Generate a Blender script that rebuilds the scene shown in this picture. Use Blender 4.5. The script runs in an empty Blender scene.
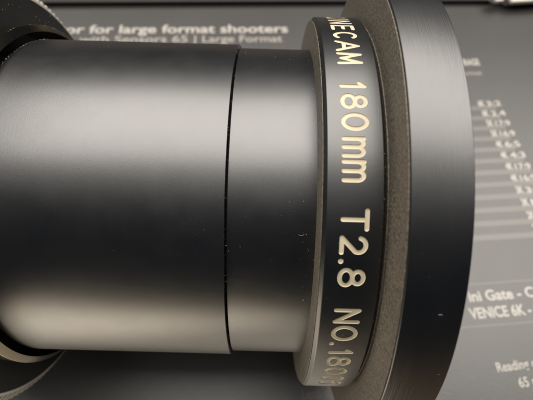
import bpy, bmesh, math, random
from mathutils import Matrix, Vector
random.seed(7)
sc = bpy.context.scene
C = sc.collection
PI = math.pi
D = 0.15                                   # camera to lens axis, metres; lens sizes below are in units of D

# ------------------------------------------------------------------ camera, light, exposure
CX = Vector((0.9992144705, 0.0240131529, 0.0315247581))
CY = Vector((-0.0357611278, 0.8891599036, 0.4561971149))
CZ = Vector((-0.0170758198, -0.4569661195, 0.8893201797))
cam_d = bpy.data.cameras.new('camera')
cam = bpy.data.objects.new('camera', cam_d); C.objects.link(cam)
m = Matrix((CX, CY, CZ)).transposed().to_4x4()
m.translation = Vector((-0.0025614, -0.0685449, 0.2064330))
cam.matrix_world = m
cam_d.sensor_width = 36.0
cam_d.lens = 27.0
cam_d.clip_start = 0.005
cam_d.clip_end = 50
cam_d.dof.use_dof = True
cam_d.dof.focus_distance = 0.104
cam_d.dof.aperture_fstop = 16.0
sc.camera = cam

w = bpy.data.worlds.new('World'); sc.world = w; w.use_nodes = True
w.node_tree.nodes['Background'].inputs[0].default_value = (0.35, 0.62, 1.0, 1)
w.node_tree.nodes['Background'].inputs[1].default_value = 0.03

def area(name, loc, target, sx, sy, power, col):
    d = bpy.data.lights.new(name, 'AREA'); d.shape = 'RECTANGLE'; d.size = sx; d.size_y = sy
    d.energy = power; d.color = col
    o = bpy.data.objects.new(name, d); C.objects.link(o)
    o.location = loc
    o.rotation_euler = (Vector(target) - Vector(loc)).to_track_quat('-Z', 'Y').to_euler()
    return o
area('ceiling_panel_light', (0.20, 0.38, 0.85), (0.20, 0.38, 0.0), 2.0, 0.86, 26.5, (1.0, 0.94, 0.86))
area('ceiling_bounce_light', (0.10, 0.62, 0.98), (0.10, 0.62, 0.0), 2.6, 2.0, 9, (1.0, 0.96, 0.90))
# added fill spot: brightens only the desk area that the barrel reflects (its cone does not reach the lens)
sd = bpy.data.lights.new('added_desk_spot', 'SPOT'); sd.energy = 75; sd.color = (1.0, 0.94, 0.84)
sd.spot_size = math.radians(48); sd.spot_blend = 0.5; sd.shadow_soft_size = 0.03
so = bpy.data.objects.new('added_desk_spot', sd); C.objects.link(so); so.location = (-0.21, -0.52, 0.60)
so.rotation_euler = (Vector((-0.21, -0.42, 0)) - Vector((-0.21, -0.52, 0.60))).to_track_quat('-Z', 'Y').to_euler()

sc.view_settings.view_transform = 'Standard'
sc.view_settings.look = 'None'
sc.view_settings.gamma = 1
sc.view_settings.use_curve_mapping = False
sc.view_settings.exposure = 0.0

# ------------------------------------------------------------------ materials
class NT:
    def __init__(s, name):
        s.m = bpy.data.materials.new(name); s.m.use_nodes = True
        s.t = s.m.node_tree; s.b = s.t.nodes['Principled BSDF']
    def n(s, kind, **kw):
        x = s.t.nodes.new(kind)
        for k, v in kw.items():
            if k.startswith('i_'):
                x.inputs[k[2:].replace('_', ' ')].default_value = v
            else: setattr(x, k, v)
        return x
    def l(s, a, b): s.t.links.new(a, b)
    def set(s, **kw):
        for k, v in kw.items(): s.b.inputs[k.replace('_', ' ')].default_value = v

def rgb(v): return (v[0], v[1], v[2], 1)

def finish(name, base, rough, spec=0.5, grain=9000, grain_h=0.3, brushed=0.0, dust=0.0, dustcol=(0.30, 0.26, 0.20), metallic=0.0, var=0.25, speck=0.0, rvar=0.025, ior=1.5, gstretch=1.0):
    """anodised / painted metal: fine bead-blast grain, optional turning marks, film of dust, tiny specks"""
    q = NT(name); q.set(Roughness=rough, Specular_IOR_Level=spec, Metallic=metallic, IOR=ior)
    tc = q.n('ShaderNodeTexCoord')
    g = q.n('ShaderNodeTexNoise'); g.inputs['Scale'].default_value = grain; g.inputs['Detail'].default_value = 2
    gm = q.n('ShaderNodeMapping'); gm.inputs['Scale'].default_value = (1, gstretch, gstretch)
    q.l(tc.outputs['Object'], gm.inputs['Vector']); q.l(gm.outputs['Vector'], g.inputs['Vector'])
    h = g.outputs['Fac']
    b1 = q.n('ShaderNodeBump'); b1.inputs['Strength'].default_value = grain_h; b1.inputs['Distance'].default_value = 0.00004
    q.l(h, b1.inputs['Height'])
    last = b1
    big = q.n('ShaderNodeTexNoise'); big.inputs['Scale'].default_value = 160; big.inputs['Detail'].default_value = 5
    q.l(tc.outputs['Object'], big.inputs['Vector'])
    if brushed > 0:
        mp = q.n('ShaderNodeMapping'); mp.inputs['Scale'].default_value = (1, 0.02, 0.02)
        q.l(tc.outputs['Object'], mp.inputs['Vector'])
        s = q.n('ShaderNodeTexNoise'); s.inputs['Scale'].default_value = 4200; s.inputs['Detail'].default_value = 3
        q.l(mp.outputs['Vector'], s.inputs['Vector'])
        b2 = q.n('ShaderNodeBump'); b2.inputs['Strength'].default_value = brushed; b2.inputs['Distance'].default_value = 0.00006
        q.l(s.outputs['Fac'], b2.inputs['Height']); q.l(b1.outputs['Normal'], b2.inputs['Normal'])
        last = b2
    q.l(last.outputs['Normal'], q.b.inputs['Normal'])
    # roughness variation: handling marks
    mr = q.n('ShaderNodeMapRange'); mr.inputs['To Min'].default_value = rough - rvar; mr.inputs['To Max'].default_value = rough + rvar
    q.l(big.outputs['Fac'], mr.inputs['Value']); q.l(mr.outputs['Result'], q.b.inputs['Roughness'])
    # base colour variation
    mx = q.n('ShaderNodeMix', data_type='RGBA'); mx.inputs['A'].default_value = rgb([c * (1 - var) for c in base]); mx.inputs['B'].default_value = rgb([c * (1 + var) for c in base])
    q.l(big.outputs['Fac'], mx.inputs['Factor'])
    col = mx.outputs['Result']
    if dust > 0:
        dn = q.n('ShaderNodeTexNoise'); dn.inputs['Scale'].default_value = 1500; dn.inputs['Detail'].default_value = 7; dn.inputs['Roughness'].default_value = 0.7
        q.l(tc.outputs['Object'], dn.inputs['Vector'])
        dr = q.n('ShaderNodeMapRange'); dr.inputs['From Min'].default_value = 0.62 - 0.5 * dust; dr.inputs['From Max'].default_value = 0.95 - 0.1 * dust
        dr.inputs['To Max'].default_value = min(1, dust * 1.3)
        q.l(dn.outputs['Fac'], dr.inputs['Value'])
        m2 = q.n('ShaderNodeMix', data_type='RGBA'); m2.inputs['B'].default_value = rgb(dustcol)
        q.l(dr.outputs['Result'], m2.inputs['Factor']); q.l(col, m2.inputs['A']); col = m2.outputs['Result']
    if speck > 0:
        v = q.n('ShaderNodeTexNoise'); v.inputs['Scale'].default_value = 2600; v.inputs['Detail'].default_value = 1
        q.l(tc.outputs['Object'], v.inputs['Vector'])
        vr = q.n('ShaderNodeMapRange'); vr.inputs['From Min'].default_value = 0.74; vr.inputs['From Max'].default_value = 0.80; vr.inputs['To Max'].default_value = speck
        q.l(v.outputs['Fac'], vr.inputs['Value'])
        m3 = q.n('ShaderNodeMix', data_type='RGBA'); m3.inputs['B'].default_value = (0.35, 0.33, 0.30, 1)
        q.l(vr.outputs['Result'], m3.inputs['Factor']); q.l(col, m3.inputs['A']); col = m3.outputs['Result']
    q.l(col, q.b.inputs['Base Color'])
    return q.m

M_barrel = finish('black_anodised_barrel', (0.0012, 0.0012, 0.0016), 0.345, spec=0.5, ior=2.1, grain=9500, grain_h=0.36, brushed=0.16, rvar=0.035, gstretch=0.35, speck=0.08)
M_name = finish('black_satin_ring', (0.0012, 0.0014, 0.002), 0.36, spec=0.5, ior=2.0, grain=9500, grain_h=0.28, brushed=0.15, gstretch=0.4, speck=0.08)
M_flange = finish('black_brushed_flange', (0.0012, 0.0012, 0.0015), 0.35, spec=0.5, ior=2.0, grain=7000, grain_h=0.25, brushed=1.1, speck=0.08)
M_dusty = finish('dusty_black_face', (0.035, 0.031, 0.026), 0.55, spec=0.5, grain=5000, grain_h=0.3, dust=0.6, dustcol=(0.42, 0.36, 0.275))
M_dark = finish('matt_black_paint', (0.010, 0.010, 0.010), 0.6, spec=0.3, grain=5000, grain_h=0.5, dust=0.18, dustcol=(0.2, 0.18, 0.15))
M_ringm = finish('black_focus_ring', (0.012, 0.012, 0.012), 0.5, spec=0.35, grain=5000, grain_h=0.5, dust=0.15, dustcol=(0.15, 0.13, 0.1))
M_lip = finish('tan_reflection_lip', (0.17, 0.148, 0.112), 0.24, spec=0.5, grain=5000, grain_h=0.3, metallic=1.0)  # tan metal base stands in for warm reflections on a black lip
M_teeth = finish('pale_tooth_edges', (0.30, 0.28, 0.25), 0.36, spec=0.8, grain=5000, grain_h=0.4)  # paler base than the ring body, for teeth and chamfer
M_paint = finish('cream_filled_paint', (0.62, 0.545, 0.39), 0.55, spec=0.4, grain=6000, grain_h=0.4, var=0.10)
M_dust = finish('pale_dust', (0.40, 0.37, 0.33), 0.9, spec=0.1, grain=3000)

def card_mat():
    q = NT('black_coated_card'); q.set(Roughness=0.36, Specular_IOR_Level=0.5, IOR=1.72)
    tc = q.n('ShaderNodeTexCoord')
    n1 = q.n('ShaderNodeTexNoise'); n1.inputs['Scale'].default_value = 900; n1.inputs['Detail'].default_value = 6; n1.inputs['Roughness'].default_value = 0.65
    q.l(tc.outputs['Object'], n1.inputs['Vector'])
    n2 = q.n('ShaderNodeTexNoise'); n2.inputs['Scale'].default_value = 30; n2.inputs['Detail'].default_value = 4
    q.l(tc.outputs['Object'], n2.inputs['Vector'])
    mx = q.n('ShaderNodeMix', data_type='RGBA'); mx.inputs['A'].default_value = (0.014, 0.0132, 0.0125, 1); mx.inputs['B'].default_value = (0.048, 0.0445, 0.041, 1)
    q.l(n1.outputs['Fac'], mx.inputs['Factor']); q.l(mx.outputs['Result'], q.b.inputs['Base Color'])
    mr = q.n('ShaderNodeMapRange'); mr.inputs['To Min'].default_value = 0.32; mr.inputs['To Max'].default_value = 0.40
    q.l(n2.outputs['Fac'], mr.inputs['Value']); q.l(mr.outputs['Result'], q.b.inputs['Roughness'])
    b = q.n('ShaderNodeBump'); b.inputs['Strength'].default_value = 0.7; b.inputs['Distance'].default_value = 0.00010
    q.l(n1.outputs['Fac'], b.inputs['Height']); q.l(b.outputs['Normal'], q.b.inputs['Normal'])
    return q.m
M_card = card_mat()

def ink(name, c, rough=0.37):
    q = NT(name); q.set(Roughness=rough, Specular_IOR_Level=0.5, IOR=1.72)
    tc = q.n('ShaderNodeTexCoord')
    n1 = q.n('ShaderNodeTexNoise'); n1.inputs['Scale'].default_value = 1500; n1.inputs['Detail'].default_value = 4
    q.l(tc.outputs['Object'], n1.inputs['Vector'])
    mx = q.n('ShaderNodeMix', data_type='RGBA'); mx.inputs['A'].default_value = rgb([x * .85 for x in c]); mx.inputs['B'].default_value = rgb([min(1, x * 1.15) for x in c])
    q.l(n1.outputs['Fac'], mx.inputs['Factor']); q.l(mx.outputs['Result'], q.b.inputs['Base Color'])
    return q.m
M_white = ink('white_ink', (0.40, 0.375, 0.34))
M_grey = ink('grey_ink', (0.30, 0.275, 0.25))
M_line = ink('dim_grey_ink', (0.09, 0.084, 0.077))

def desk_mat():
    q = NT('brown_wood_desk'); q.set(Roughness=0.45, Specular_IOR_Level=0.4)
    tc = q.n('ShaderNodeTexCoord'); mp = q.n('ShaderNodeMapping'); mp.inputs['Scale'].default_value = (3, 40, 40)
    q.l(tc.outputs['Object'], mp.inputs['Vector'])
    n1 = q.n('ShaderNodeTexNoise'); n1.inputs['Scale'].default_value = 3; n1.inputs['Detail'].default_value = 8; n1.inputs['Distortion'].default_value = 0.6
    q.l(mp.outputs['Vector'], n1.inputs['Vector'])
    mx = q.n('ShaderNodeMix', data_type='RGBA'); mx.inputs['A'].default_value = (0.13, 0.095, 0.065, 1); mx.inputs['B'].default_value = (0.22, 0.17, 0.12, 1)
    q.l(n1.outputs['Fac'], mx.inputs['Factor']); q.l(mx.outputs['Result'], q.b.inputs['Base Color'])
    return q.m
M_desk = desk_mat()
M_case = finish('black_case_plastic', (0.02, 0.018, 0.017), 0.5, grain=1500, grain_h=0.3)
M_plug = finish('pale_plastic', (0.62, 0.57, 0.52), 0.4, grain=1500, grain_h=0.1, var=0.06)

# ------------------------------------------------------------------ helpers
def link(name, me, mat, parent=None):
    o = bpy.data.objects.new(name, me); C.objects.link(o)
    if mat is not None: me.materials.append(mat)
    if parent is not None: o.parent = parent
    return o

def tag(o, label=None, cat=None, group=None, kind=None):
    if label: o['label'] = label
    if cat: o['category'] = cat
    if group: o['group'] = group
    if kind: o['kind'] = kind
    return o

def round_profile(pts):
    """pts: (x, r, corner_radius) closed loop -> rounded loop"""
    out = []
    n = len(pts)
    for i in range(n):
        x, r, c = pts[i]
        if c <= 0: out.append((x, r)); continue
        p = Vector((x, r)); a = Vector(pts[i - 1][:2]) - p; b = Vector(pts[(i + 1) % n][:2]) - p
        ca = p + a.normalized() * c; cb = p + b.normalized() * c
        for k in range(4):
            t = k / 3
            q = (1 - t) ** 2 * ca + 2 * t * (1 - t) * p + t * t * cb
            out.append((q.x, q.y))
    return out

def lathe(pts, n=480, name='ring'):
    prof = round_profile([(p if len(p) == 3 else (p[0], p[1], 0)) for p in pts])
    k = len(prof)
    V = []; F = []
    for i in range(n):
        t = 2 * PI * i / n
        for x, r in prof: V.append((x * D, r * D * math.sin(t), r * D * math.cos(t)))
    for i in range(n):
        j = (i + 1) % n
        for q in range(k):
            p = (q + 1) % k
            F.append((i * k + q, j * k + q, j * k + p, i * k + p))
    me = bpy.data.meshes.new(name); me.from_pydata(V, [], F)
    bm = bmesh.new(); bm.from_mesh(me); bmesh.ops.recalc_face_normals(bm, faces=bm.faces); bm.to_mesh(me); bm.free()
    smooth(me)
    return me

def smooth(me, ang=28):
    me.polygons.foreach_set('use_smooth', [True] * len(me.polygons))
    me.set_sharp_from_angle(angle=math.radians(ang))

# ------------------------------------------------------------------ the setting: desk
DESK_Z = -0.0380
BOX_H = 0.038
bm = bmesh.new()
bmesh.ops.create_cube(bm, size=1, matrix=Matrix.Translation((0, -0.1, DESK_Z - 0.0125)) @ Matrix.Diagonal((2.2, 1.7, 0.025, 1)))
bmesh.ops.bevel(bm, geom=bm.edges[:], offset=0.003, segments=2, affect='EDGES')
me = bpy.data.meshes.new('desk'); bm.to_mesh(me); bm.free()
tag(link('desk', me, M_desk), 'brown wooden desk top under the black printed box', 'desk', kind='structure')

# ------------------------------------------------------------------ printed box
BOX_ROT = math.radians(4.2)
box = bpy.data.objects.new('printed_box', None); C.objects.link(box)
box.location = (0, 0, DESK_Z)
tag(box, 'flat black product box with pale printed text and rows lying under the lens', 'box')
bm = bmesh.new()
by0, by1 = -0.0760, 0.2035
bmesh.ops.create_cube(bm, size=1, matrix=Matrix.Rotation(BOX_ROT, 4, 'Z') @ Matrix.Translation((0.01, (by0 + by1) / 2, BOX_H / 2)) @ Matrix.Diagonal((0.62, by1 - by0, BOX_H, 1)))
bmesh.ops.bevel(bm, geom=bm.edges[:], offset=0.0012, segments=3, affect='EDGES')
me = bpy.data.meshes.new('lid'); bm.to_mesh(me); bm.free(); smooth(me, 40)
link('lid', me, M_card, box)

PK, PX, PY = 1.00401, -0.00256, -0.06854
def on_lid(x, y): return PX + (x - PX) * PK, PY + (y - PY) * PK
def printed(name, txt, x, y, size, ang, mat, bold=0.0, align='LEFT', width=None):
    x, y = on_lid(x, y)
    cu = bpy.data.curves.new('text', 'FONT'); cu.body = txt; cu.size = size; cu.offset = bold; cu.align_x = align
    cu.extrude = 0.00003; cu.resolution_u = 4
    o = bpy.data.objects.new('tmp', cu); C.objects.link(o)
    dg = bpy.context.evaluated_depsgraph_get()
    me = bpy.data.meshes.new_from_object(o.evaluated_get(dg))
    bpy.data.objects.remove(o)
    xs = [v.co.x for v in me.vertices]
    s = 1.0
    if width: s = width / (max(xs) - min(xs))
    me.transform(Matrix.Translation((x, y, BOX_H + 0.00006)) @ Matrix.Rotation(math.radians(ang), 4, 'Z') @ Matrix.Diagonal((s, 1, 1, 1)) @ Matrix.Translation((-min(xs) if align == 'LEFT' else 0, 0, 0)))
    me.materials.clear()
    return link(name, me, mat, box)

def strip(name, x, y, L, hgt, ang, mat):
    x, y = on_lid(x, y)
    bm = bmesh.new()
    bmesh.ops.create_cube(bm, size=1, matrix=Matrix.Translation((x, y, BOX_H + 0.00004)) @ Matrix.Rotation(math.radians(ang), 4, 'Z') @ Matrix.Translation((L / 2, 0, 0)) @ Matrix.Diagonal((L, hgt, 0.00004, 1)))
    me = bpy.data.meshes.new(name); bm.to_mesh(me); bm.free()
    return link(name, me, mat, box)

# heading above the barrel, in the back part of the lid
printed('printed_heading', 'The cine lens factor for large format shooters', 0.0142, 0.1768, 0.0118, 3.9, M_white, bold=0.00022, align='RIGHT', width=0.262)
printed('printed_line', 'with Sensors 65 |', -0.1350, 0.1570, 0.0098, 3.9, M_grey, bold=0.0001, width=0.083)
printed('printed_line', 'Large Format', -0.0478, 0.1628, 0.0098, 3.9, M_grey, bold=0.0001, width=0.058)
for k, yy in enumerate((0.142, 0.128, 0.114)):
    printed('printed_line', ('made for full frame and beyond', 'fast and compact prime lenses', 'one look across the set')[k], -0.1350, yy, 0.0088, 3.9, M_grey, width=0.13)

# bar table to the right of the flange
T_ANG = 5.6
dx, dy = math.cos(math.radians(T_ANG)), math.sin(math.radians(T_ANG))
printed('printed_line', 'COVERAGE', 0.1285, 0.1495, 0.0085, T_ANG, M_white, bold=0.0002, width=0.0235)
printed('printed_line', 'by format', 0.1290, 0.1400, 0.0062, T_ANG, M_grey, width=0.0225)
printed('printed_line', 'Sensor', 0.1905, 0.1385, 0.0085, T_ANG, M_white, bold=0.0002)
printed('printed_line', 'Size', 0.1880, 0.1305, 0.0085, T_ANG, M_white, bold=0.0002)
rows = ['6K 3:2', '6K 2.4', '5K 17:9', '5K 16:9', '4K 6:5', '4K 4:3', '4K 17:9', '4K 16:9', '3K 3:2', '3K 1:1', '2K 17:9', '2K 16:9']
for k, r in enumerate(rows):
    cx = 0.1442 + 0.00107 * k; cy = 0.1162 - 0.00825 * k
    num, rest = r.split(' ')
    printed('printed_row_size', num, cx - 0.0018, cy - 0.0026, 0.0066, T_ANG, M_white, bold=0.0002, width=0.0044)
    printed('printed_row_label', rest, cx + 0.0040, cy - 0.0022, 0.0060, T_ANG, M_white, bold=0.0001, width=0.0100)
    L = 0.040 + 0.0032 * k
    ex = cx + 0.010 + 0.002 * max(0, k - 4); ey = cy - 0.0041
    strip('row_stripe', ex - L * dx, ey - (L - (ex - cx)) * dy, L, 0.0034, T_ANG, M_line)
strip('ruled_line', 0.085, -0.0116, 0.09, 0.0009, 6.0, M_line)
printed('printed_line', 'ini Gate - Co', 0.1085, -0.0180, 0.0075, 6.0, M_white, bold=0.0002, width=0.0405)
printed('printed_line', 'VENICE 6K - Co', 0.1072, -0.0268, 0.0075, 6.0, M_white, bold=0.0002, width=0.0425)
strip('ruled_line', 0.085, -0.0330, 0.09, 0.0009, 6.0, M_line)
printed('printed_line', 'Reading c', 0.1152, -0.0515, 0.0060, 8.0, M_white, bold=0.00008, width=0.0200)
printed('printed_line', '65 m', 0.1243, -0.0580, 0.0060, 8.0, M_white, bold=0.00008, width=0.0105)

printed('printed_line', 'Lens data', 0.0205, -0.0655, 0.0062, 5.0, M_line, width=0.0190)

# ------------------------------------------------------------------ lens
tilt = math.radians(1.1)
lens = bpy.data.objects.new('cinema_lens', None); C.objects.link(lens)
lens.location = (0, 0, 0.0730350)
lens.rotation_euler = (math.radians(27.2), -tilt, 0)
tag(lens, 'large black cylindrical cinema lens lying on its side on the box, engraved 180mm T2.8', 'lens')

R1, R2, RN, RF, RG = 0.3607, 0.3534, 0.4185, 0.492, 0.4755
link('inner_tube', lathe([(-0.665, 0.28), (-0.665, 0.3345), (0.255, 0.3345), (0.255, 0.28)], 240), M_dark, lens)
rear = link('rear_barrel', lathe([(-0.489, 0.336), (-0.489, R1, 0.004), (-0.0672, R1, 0.0010), (-0.0672, 0.336)], 720), M_barrel, lens)
front = link('front_barrel', lathe([(-0.0638, 0.336), (-0.0638, R2, 0.0010), (0.0822, R2), (0.0822, 0.336)], 720), M_barrel, lens)
flange = link('front_flange', lathe([(0.1832, 0.336), (0.1832, RF, 0.0024), (0.266, RF, 0.003), (0.266, 0.435), (0.252, 0.425), (0.252, 0.336)], 720), M_flange, lens)
tag(flange, 'wide brushed black flange at the front end')
fface = link('flange_face', lathe([(0.1812, 0.336), (0.1812, 0.4885, 0.0010), (0.1830, 0.4885), (0.1830, 0.336)], 480), M_dusty, flange)
link('flange_lip', lathe([(0.1790, 0.336), (0.1790, 0.4085, 0.0008), (0.1811, 0.4085), (0.1811, 0.336)], 480), M_dusty, flange)
# front glass, out of the photograph's sight on the far end
V = []; F = []; n = 96; rings = 10
for i in range(rings + 1):
    r = 0.40 * i / rings
    for j in range(n): V.append(((0.245 + 0.05 * (1 - (r / 0.40) ** 2) - 0.002) * D, r * D * math.sin(2 * PI * j / n), r * D * math.cos(2 * PI * j / n)))
for i in range(rings):
    for j in range(n): F.append((i * n + j, i * n + (j + 1) % n, (i + 1) * n + (j + 1) % n, (i + 1) * n + j))
q = NT('coated_glass'); q.set(Roughness=0.03, Base_Color=(0.02, 0.02, 0.035, 1), Specular_IOR_Level=0.6)
me = bpy.data.meshes.new('front_glass'); me.from_pydata(V, [], F); smooth(me); link('front_glass', me, q.m, lens)

# focus ring on the left, with a raised lip round the barrel
fr = link('focus_ring', lathe([(-0.66, 0.336), (-0.66, 0.446, 0.0), (-0.5590, 0.446), (-0.5535, 0.4515, 0.0008), (-0.5535, 0.336)], 480), M_ringm, lens)
link('ring_lip', lathe([(-0.5530, 0.370), (-0.5530, 0.384), (-0.500, 0.3895, 0.0012), (-0.4885, 0.3765, 0.0008)], 480), M_lip, fr)
V = []; F = []
NT_ = 156
for i in range(NT_):
    t0 = 2 * PI * i / NT_; w0 = 2 * PI / NT_
    b = len(V)
    # root wide, tip narrow; the front end is chamfered and leans, like the cut of a coarse knurl
    for x, r, hw, sk in ((-0.5590, 0.4575, 0.26, 0), (-0.5630, 0.4655, 0.21, .3), (-0.5690, 0.4755, 0.18, .6), (-0.657, 0.4755, 0.18, .6), (-0.657, 0.4450, 0.26, 0)):
        for s in (-1, 1):
            t = t0 + (sk + s * hw) * w0
            V.append((x * D, r * D * math.sin(t), r * D * math.cos(t)))
    for k in range(4): F.append((b + 2 * k, b + 2 * k + 1, b + 2 * k + 3, b + 2 * k + 2))
    F += [(b, b + 2, b + 4, b + 6, b + 8), (b + 1, b + 9, b + 7, b + 5, b + 3), (b, b + 8, b + 9, b + 1)]
me = bpy.data.meshes.new('gear_teeth'); me.from_pydata(V, [], F)
bm = bmesh.new(); bm.from_mesh(me); bmesh.ops.recalc_face_normals(bm, faces=bm.faces); bm.to_mesh(me); bm.free()
o = link('gear_teeth', me, M_teeth, fr)
link('ring_chamfer', lathe([(-0.5530, 0.4520), (-0.5575, 0.4590), (-0.5590, 0.4570), (-0.5545, 0.4510)], 480), M_teeth, fr)
link('rear_body', lathe([(-0.662, 0.336), (-0.662, 0.444, 0.002), (-0.93, 0.444, 0.004), (-0.93, 0.40), (-1.02, 0.40, 0.004), (-1.02, 0.30), (-0.70, 0.30)], 360), M_flange, lens)

# name ring with engraved, paint-filled lettering cut into it
def arc(cx, cy, rx, ry, a0, a1, n=14):
    return [(cx + rx * math.cos(math.radians(a0 + (a1 - a0) * i / n)), cy + ry * math.sin(math.radians(a0 + (a1 - a0) * i / n))) for i in range(n + 1)]
G = {   # single-stroke engraver's letters in a unit box
 'C': [arc(.52, .5, .5, .5, 48, 312, 22)],
 'I': [[(.5, 0), (.5, 1)]],
 'N': [[(0, 0), (0, 1), (1, 0), (1, 1)]],
 'E': [[(1, 0), (0, 0), (0, 1), (1, 1)], [(0, .52), (.85, .52)]],
 'A': [[(0, 0), (.5, 1), (1, 0)], [(.17, .33), (.83, .33)]],
 'M': [[(0, 0), (.08, 1), (.5, .12), (.92, 1), (1, 0)]],
 '1': [[(.25, .78), (.75, 1), (.75, 0)]],
 '8': [arc(.5, .27, .5, .27, 90, 450, 26), arc(.5, .77, .41, .23, -90, 270, 24)],
 '0': [arc(.5, .5, .5, .5, 90, 450, 30)],
 'O': [arc(.5, .5, .5, .5, 90, 450, 30)],
 'm': [[(0, 0), (0, .84)], [(0, .56)] + arc(.25, .56, .25, .26, 180, 0, 12) + [(.5, 0)], [(.5, .56)] + arc(.75, .56, .25, .26, 180, 0, 12) + [(1, 0)]],
 'T': [[(0, 1), (1, 1)], [(.5, 1), (.5, 0)]],
 '2': [arc(.5, .70, .47, .30, 165, -25, 16) + [(.02, 0), (1, 0)]],
 '5': [[(.9, 1), (.15, 1), (.08, .56)] + arc(.46, .33, .5, .33, 125, -150, 18)],
 '.': [[(.5, 0), (.5, .001)]],
}
SW = 0.0070                               # stroke width, units of D
V0, V1 = 0.1085 + SW / 2, 0.1510 - SW / 2
LET = [('C', -.4725, -.445), ('I', -.437, -.420), ('N', -.4115, -.383), ('E', -.3745, -.347), ('C', -.3390, -.3080), ('A', -.3035, -.2690), ('M', -.2665, -.2345),
       ('1', -.2010, -.1800), ('8', -.1730, -.1445), ('0', -.1385, -.1078), ('m', -.0990, -.0658), ('m', -.0635, -.0290),
       ('T', .0080, .0420), ('2', .0480, .0780), ('.', .0815, .0945), ('8', .0980, .1298),
       ('N', .1680, .1976), ('O', .2020, .2370), ('.', .2380, .2510), ('1', .2560, .2740), ('8', .2800, .3120), ('0', .3180, .3490), ('0', .3555, .3865), ('5', .3925, .4230)]
def resample(pl, step=0.0016):
    out = [pl[0]]
    for a, b in zip(pl, pl[1:]):
        L = math.hypot(b[0] - a[0], b[1] - a[1]); n = max(1, int(L / step))
        for i in range(1, n + 1): out.append((a[0] + (b[0] - a[0]) * i / n, a[1] + (b[1] - a[1]) * i / n))
    return out
def pieces(pl):
    """split a stroke where it turns sharply, so that every corner is round"""
    out = [[pl[0]]]
    for i in range(1, len(pl)):
        out[-1].append(pl[i])
        if i < len(pl) - 1:
            a, b, c = pl[i - 1], pl[i], pl[i + 1]
            t = abs(math.atan2((b[0] - a[0]) * (c[1] - b[1]) - (b[1] - a[1]) * (c[0] - b[0]), (b[0] - a[0]) * (c[0] - b[0]) + (b[1] - a[1]) * (c[1] - b[1])))
            if t > 0.6: out.append([pl[i]])
    return out
NSEC = 12
def tube(pl, rad, dep, lift):
    """closed round-ended tube following a stroke, bent round the ring; returns verts, faces"""
    closed = math.hypot(pl[0][0] - pl[-1][0], pl[0][1] - pl[-1][1]) < 1e-6 and len(pl) > 8
    pts = pl[:-1] if closed else pl
    n = len(pts); secs = []
    def tan(i):
        if closed: a, b = pts[i - 1], pts[(i + 1) % n]
        else: a, b = pts[max(0, i - 1)], pts[min(n - 1, i + 1)]
        L = math.hypot(b[0] - a[0], b[1] - a[1]) or 1
        return ((b[0] - a[0]) / L, (b[1] - a[1]) / L)
    if not closed:
        t = tan(0)
        for ph in (85, 60, 35, 15):
            secs.append((pts[0][0] - t[0] * rad * math.sin(math.radians(ph)), pts[0][1] - t[1] * rad * math.sin(math.radians(ph)), t, math.cos(math.radians(ph))))
    for i in range(n): secs.append((pts[i][0], pts[i][1], tan(i), 1))
    if not closed:
        t = tan(n - 1)
        for ph in (15, 35, 60, 85):
            secs.append((pts[-1][0] + t[0] * rad * math.sin(math.radians(ph)), pts[-1][1] + t[1] * rad * math.sin(math.radians(ph)), t, math.cos(math.radians(ph))))
    vs = []; fs = []
    for (u, v, t, sc_) in secs:
        for k in range(NSEC):
            a = 2 * PI * (k + .5) / NSEC
            ca, sa = math.cos(a), math.sin(a)
            o_ = math.copysign(abs(ca) ** .6, ca) * rad * sc_; hh = math.copysign(abs(sa) ** .45, sa) * dep * sc_ + lift
            uu = u - t[1] * o_; vv = v + t[0] * o_
            th = -uu / RN; r = RN + hh
            vs.append((vv * D, r * D * math.sin(th), r * D * math.cos(th)))
    ns = len(secs)
    for i in range(ns if closed else ns - 1):
        j = (i + 1) % ns
        for k in range(NSEC):
            p = (k + 1) % NSEC
            fs.append((i * NSEC + k, j * NSEC + k, j * NSEC + p, i * NSEC + p))
    if not closed:
        fs.append(tuple(range(NSEC - 1, -1, -1))); fs.append(tuple((ns - 1) * NSEC + k for k in range(NSEC)))
    return vs, fs

name_prof = [(0.0830, 0.336), (0.0830, 0.4130, 0.0008), (0.0885, RN, 0.0012), (0.1718, RN, 0.0018), (0.1718, 0.385, 0), (0.1755, 0.385, 0), (0.1755, 0.336)]
ring = link('name_ring', lathe(name_prof, 720), M_name, lens)
ring.data.materials.append(M_paint)
cutters = []
coll = bpy.data.collections.new('cut'); C.children.link(coll)
for ch, u0, u1 in LET:
    wch = u1 - u0 - SW; u0 += SW / 2
    strokes = []
    for pl in G[ch]:
        P = [(u0 + p[0] * wch, V0 + p[1] * (V1 - V0)) for p in pl]
        strokes += [[P[0], P[-1]]] if ch == '.' else [resample(q) for q in pieces(P)]
    for si, P in enumerate(strokes):
        rr = SW / 2 * (1.15 if ch == '.' else 1.0) * (1 + 0.0012 * len(cutters))   # keeps meeting strokes from being exactly coplanar
        vs, fs = tube(P, rr, SW * 0.26, 0.0004 + 0.00002 * si)
        me = bpy.data.meshes.new('c'); me.from_pydata(vs, [], fs)
        bm = bmesh.new(); bm.from_mesh(me); bmesh.ops.recalc_face_normals(bm, faces=bm.faces); bm.to_mesh(me); bm.free()
        me.materials.append(M_name); me.materials.append(M_paint)
        me.polygons.foreach_set('material_index', [1] * len(me.polygons))
        o = bpy.data.objects.new('c', me); coll.objects.link(o)
        o.parent = lens; cutters.append(o)
bpy.context.view_layer.update()
md = ring.modifiers.new('cut', 'BOOLEAN'); md.operation = 'DIFFERENCE'; md.operand_type = 'COLLECTION'; md.collection = coll; md.solver = 'EXACT'; md.use_self = True
dg = bpy.context.evaluated_depsgraph_get()
me = bpy.data.meshes.new_from_object(ring.evaluated_get(dg))
ring.modifiers.clear()
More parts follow.
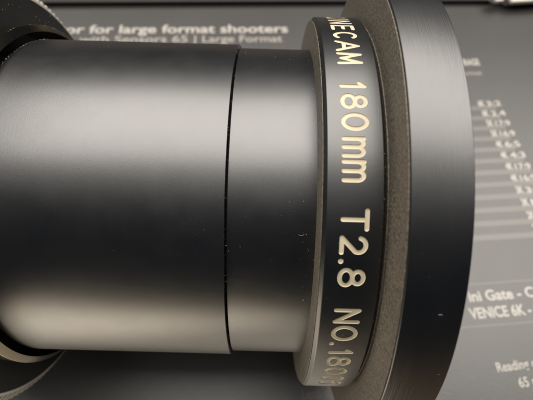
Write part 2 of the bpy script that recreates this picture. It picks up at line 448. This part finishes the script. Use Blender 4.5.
for o in cutters: bpy.data.objects.remove(o)
C.children.unlink(coll); bpy.data.collections.remove(coll)
mats = [mm.name if mm else None for mm in me.materials]
pi = mats.index(M_paint.name)
print('name ring', mats, len(me.polygons), sum(p.material_index == pi for p in me.polygons))
def split(me, keep, name):
    bm = bmesh.new(); bm.from_mesh(me)
    bmesh.ops.delete(bm, geom=[f for f in bm.faces if (f.material_index == pi) != keep], context='FACES')
    for f in bm.faces: f.material_index = 0
    out = bpy.data.meshes.new(name); bm.to_mesh(out); bm.free(); smooth(out, 28); return out
mp_, mb_ = split(me, True, 'engraved_lettering'), split(me, False, 'name_ring')
nrm = []
for p in mb_.polygons:
    rad = Vector((0, p.center.y, p.center.z)).normalized()
    on_band = p.normal.dot(rad) > 0.995
    for li in p.loop_indices:
        v = mb_.vertices[mb_.loops[li].vertex_index].co
        nrm.append(Vector((0, v.y, v.z)).normalized() if on_band else p.normal.copy())
mb_.normals_split_custom_set(nrm)
ring.data = mb_; mb_.materials.clear(); mb_.materials.append(M_name)
tag(ring, 'ring with cream engraved lettering')
link('engraved_lettering', mp_, M_paint, ring)
link('ring_side_face', lathe([(0.0815, 0.354), (0.0815, 0.4118, 0.0010), (0.0828, 0.4118), (0.0828, 0.354)], 480), M_dusty, ring)

# ------------------------------------------------------------------ dust flecks on the lens
V = []; F = []
def fleck(x, r, th, s):
    b = len(V); c = Vector((x * D, r * D * math.sin(th), r * D * math.cos(th)))
    for k in range(6):
        d = Vector(((1, 0, 0), (-1, 0, 0), (0, 1, 0), (0, -1, 0), (0, 0, 1), (0, 0, -1))[k]) * s * random.uniform(.5, 1.3)
        V.append(tuple(c + d))
    for i, j, k in ((0, 2, 4), (2, 1, 4), (1, 3, 4), (3, 0, 4), (2, 0, 5), (1, 2, 5), (3, 1, 5), (0, 3, 5)): F.append((b + i, b + j, b + k))
def size(): return 0.000025 + 0.00009 * random.random() ** 4
rt = lambda: random.uniform(-1.2, 1.2)
for _ in range(110): fleck(random.uniform(-.48, -.075), R1, rt(), size() * .8)
for _ in range(380): fleck(.082 - .14 * random.random() ** 2, R2, rt(), size())
for _ in range(260): fleck(random.gauss(-.066, .004), R1 - .0008, rt(), size())
for _ in range(70): fleck(random.uniform(.089, .17), RN, rt(), size() * .8)
for _ in range(200): fleck(random.gauss(.170, .0025), RN - .0003, rt(), size())
for _ in range(90): fleck(random.gauss(.085, .002), .4145, rt(), size())
for _ in range(45): fleck(random.uniform(.186, .263), RF, rt(), size() * .9)
for _ in range(420): fleck(.1811, random.uniform(.41, .486), rt(), size())
for _ in range(110): fleck(random.gauss(-.488, .002), R1 - .0015, random.uniform(.7, 1.7), size() * 1.3)
for _ in range(240): fleck(-.5533, random.uniform(.41, .448), random.uniform(.8, 2.4), size() * 1.3)
for _ in range(160): fleck(random.gauss(-.5025, .0018), .3892, random.gauss(1.5, .22), size() * 2.0)
for _ in range(120): fleck(random.gauss(-.4865, .0010), R1 - .0002, random.gauss(1.0, .2), size() * 1.8)
def lint(x, r, th, L, bend, w_):
    pts = []
    for i in range(9):
        t = i / 8 - .5
        pts.append(Vector(((x * D + L * t), r * D * math.sin(th + bend * t * t), r * D * math.cos(th + bend * t * t))))
    b = len(V)
    for p in pts:
        o_ = Vector((0, p.y, p.z)).normalized() * w_
        q_ = Vector((0, -p.z, p.y)).normalized() * w_
        V.extend([tuple(p + o_ * 2), tuple(p + q_), tuple(p - q_)])
    for i in range(8):
        for k in range(3): F.append((b + 3 * i + k, b + 3 * i + (k + 1) % 3, b + 3 * i + 3 + (k + 1) % 3, b + 3 * i + 3 + k))
lint(.058, R2, -.16, .0014, .022, .00003)
lint(-.30, R1, .12, .0011, -.03, .000022); lint(.235, RF, -.30, .0008, -.008, .00002); lint(.24, RF, .52, .0016, -.02, .00003)
for _ in range(3): fleck(.068, R2, -.505, .00022)
for cx_, ct_ in ((-.11, -.1), (-.12, -.13), (.03, -.05), (.06, -.12), (.15, .02), (-.3, .3)):
    for _ in range(14): fleck(random.gauss(cx_, .012), R1 if cx_ < -.07 else (R2 if cx_ < .08 else RN), random.gauss(ct_, .05), size() * .7)
me = bpy.data.meshes.new('dust'); me.from_pydata(V, [], F)
dust = link('dust', me, M_dust)
dust.location = lens.location; dust.rotation_euler = lens.rotation_euler
tag(dust, 'tiny pale dust flecks scattered over the black lens', 'dust', kind='stuff')

# ------------------------------------------------------------------ things on the desk beyond the box
def slab(name, loc, rot, size_, rad, mat, parent):
    bm = bmesh.new()
    bmesh.ops.create_cube(bm, size=1, matrix=Matrix.Translation(loc) @ Matrix.Rotation(rot, 4, 'Z') @ Matrix.Diagonal((*size_, 1)))
    bmesh.ops.bevel(bm, geom=bm.edges[:], offset=rad, segments=4, affect='EDGES')
    me = bpy.data.meshes.new(name); bm.to_mesh(me); bm.free(); smooth(me, 50)
    return link(name, me, mat, parent)
case = bpy.data.objects.new('black_case', None); C.objects.link(case); case.location = (0, 0.3065, DESK_Z)
tag(case, 'blurred black case lying on the desk behind the printed box', 'case')
slab('case_base', (0, 0, 0.0125), BOX_ROT, (0.66, 0.20, 0.025), 0.004, M_case, case)
slab('case_lid', (0, 0, 0.0325), BOX_ROT, (0.66, 0.20, 0.0135), 0.004, M_case, case)
plug = bpy.data.objects.new('pale_plug', None); C.objects.link(plug); plug.location = (0.1815, 0.2165, 0.0012); plug.rotation_euler = (0, 0, 0.10)

q = slab('plug_body', (0.035, 0.004, 0.007), 0.05, (0.075, 0.016, 0.013), 0.0055, M_plug, plug)
slab('plug_tip', (-0.006, 0.001, 0.007), 0.05, (0.012, 0.010, 0.008), 0.003, M_plug, plug)
tag(plug, 'blurred pale plastic plug lying beyond the far edge of the printed box', 'plug')

reflector = None  # unseen white sheet, added to reflect a glow into the lower barrel
bm = bmesh.new()
bmesh.ops.create_cube(bm, size=1, matrix=Matrix.Diagonal((0.60, 0.30, 0.0012, 1)))
me = bpy.data.meshes.new('reflector_sheet'); bm.to_mesh(me); bm.free()
reflector = link('reflector_sheet', me, ink('reflector_white', (0.74, 0.68, 0.58), 0.6))
reflector.location = (-0.24, -0.242, DESK_Z + 0.0008); reflector.rotation_euler = (0, 0, 0.05)
tag(reflector, 'unseen white reflector sheet added on the desk in front of the box', 'reflector')
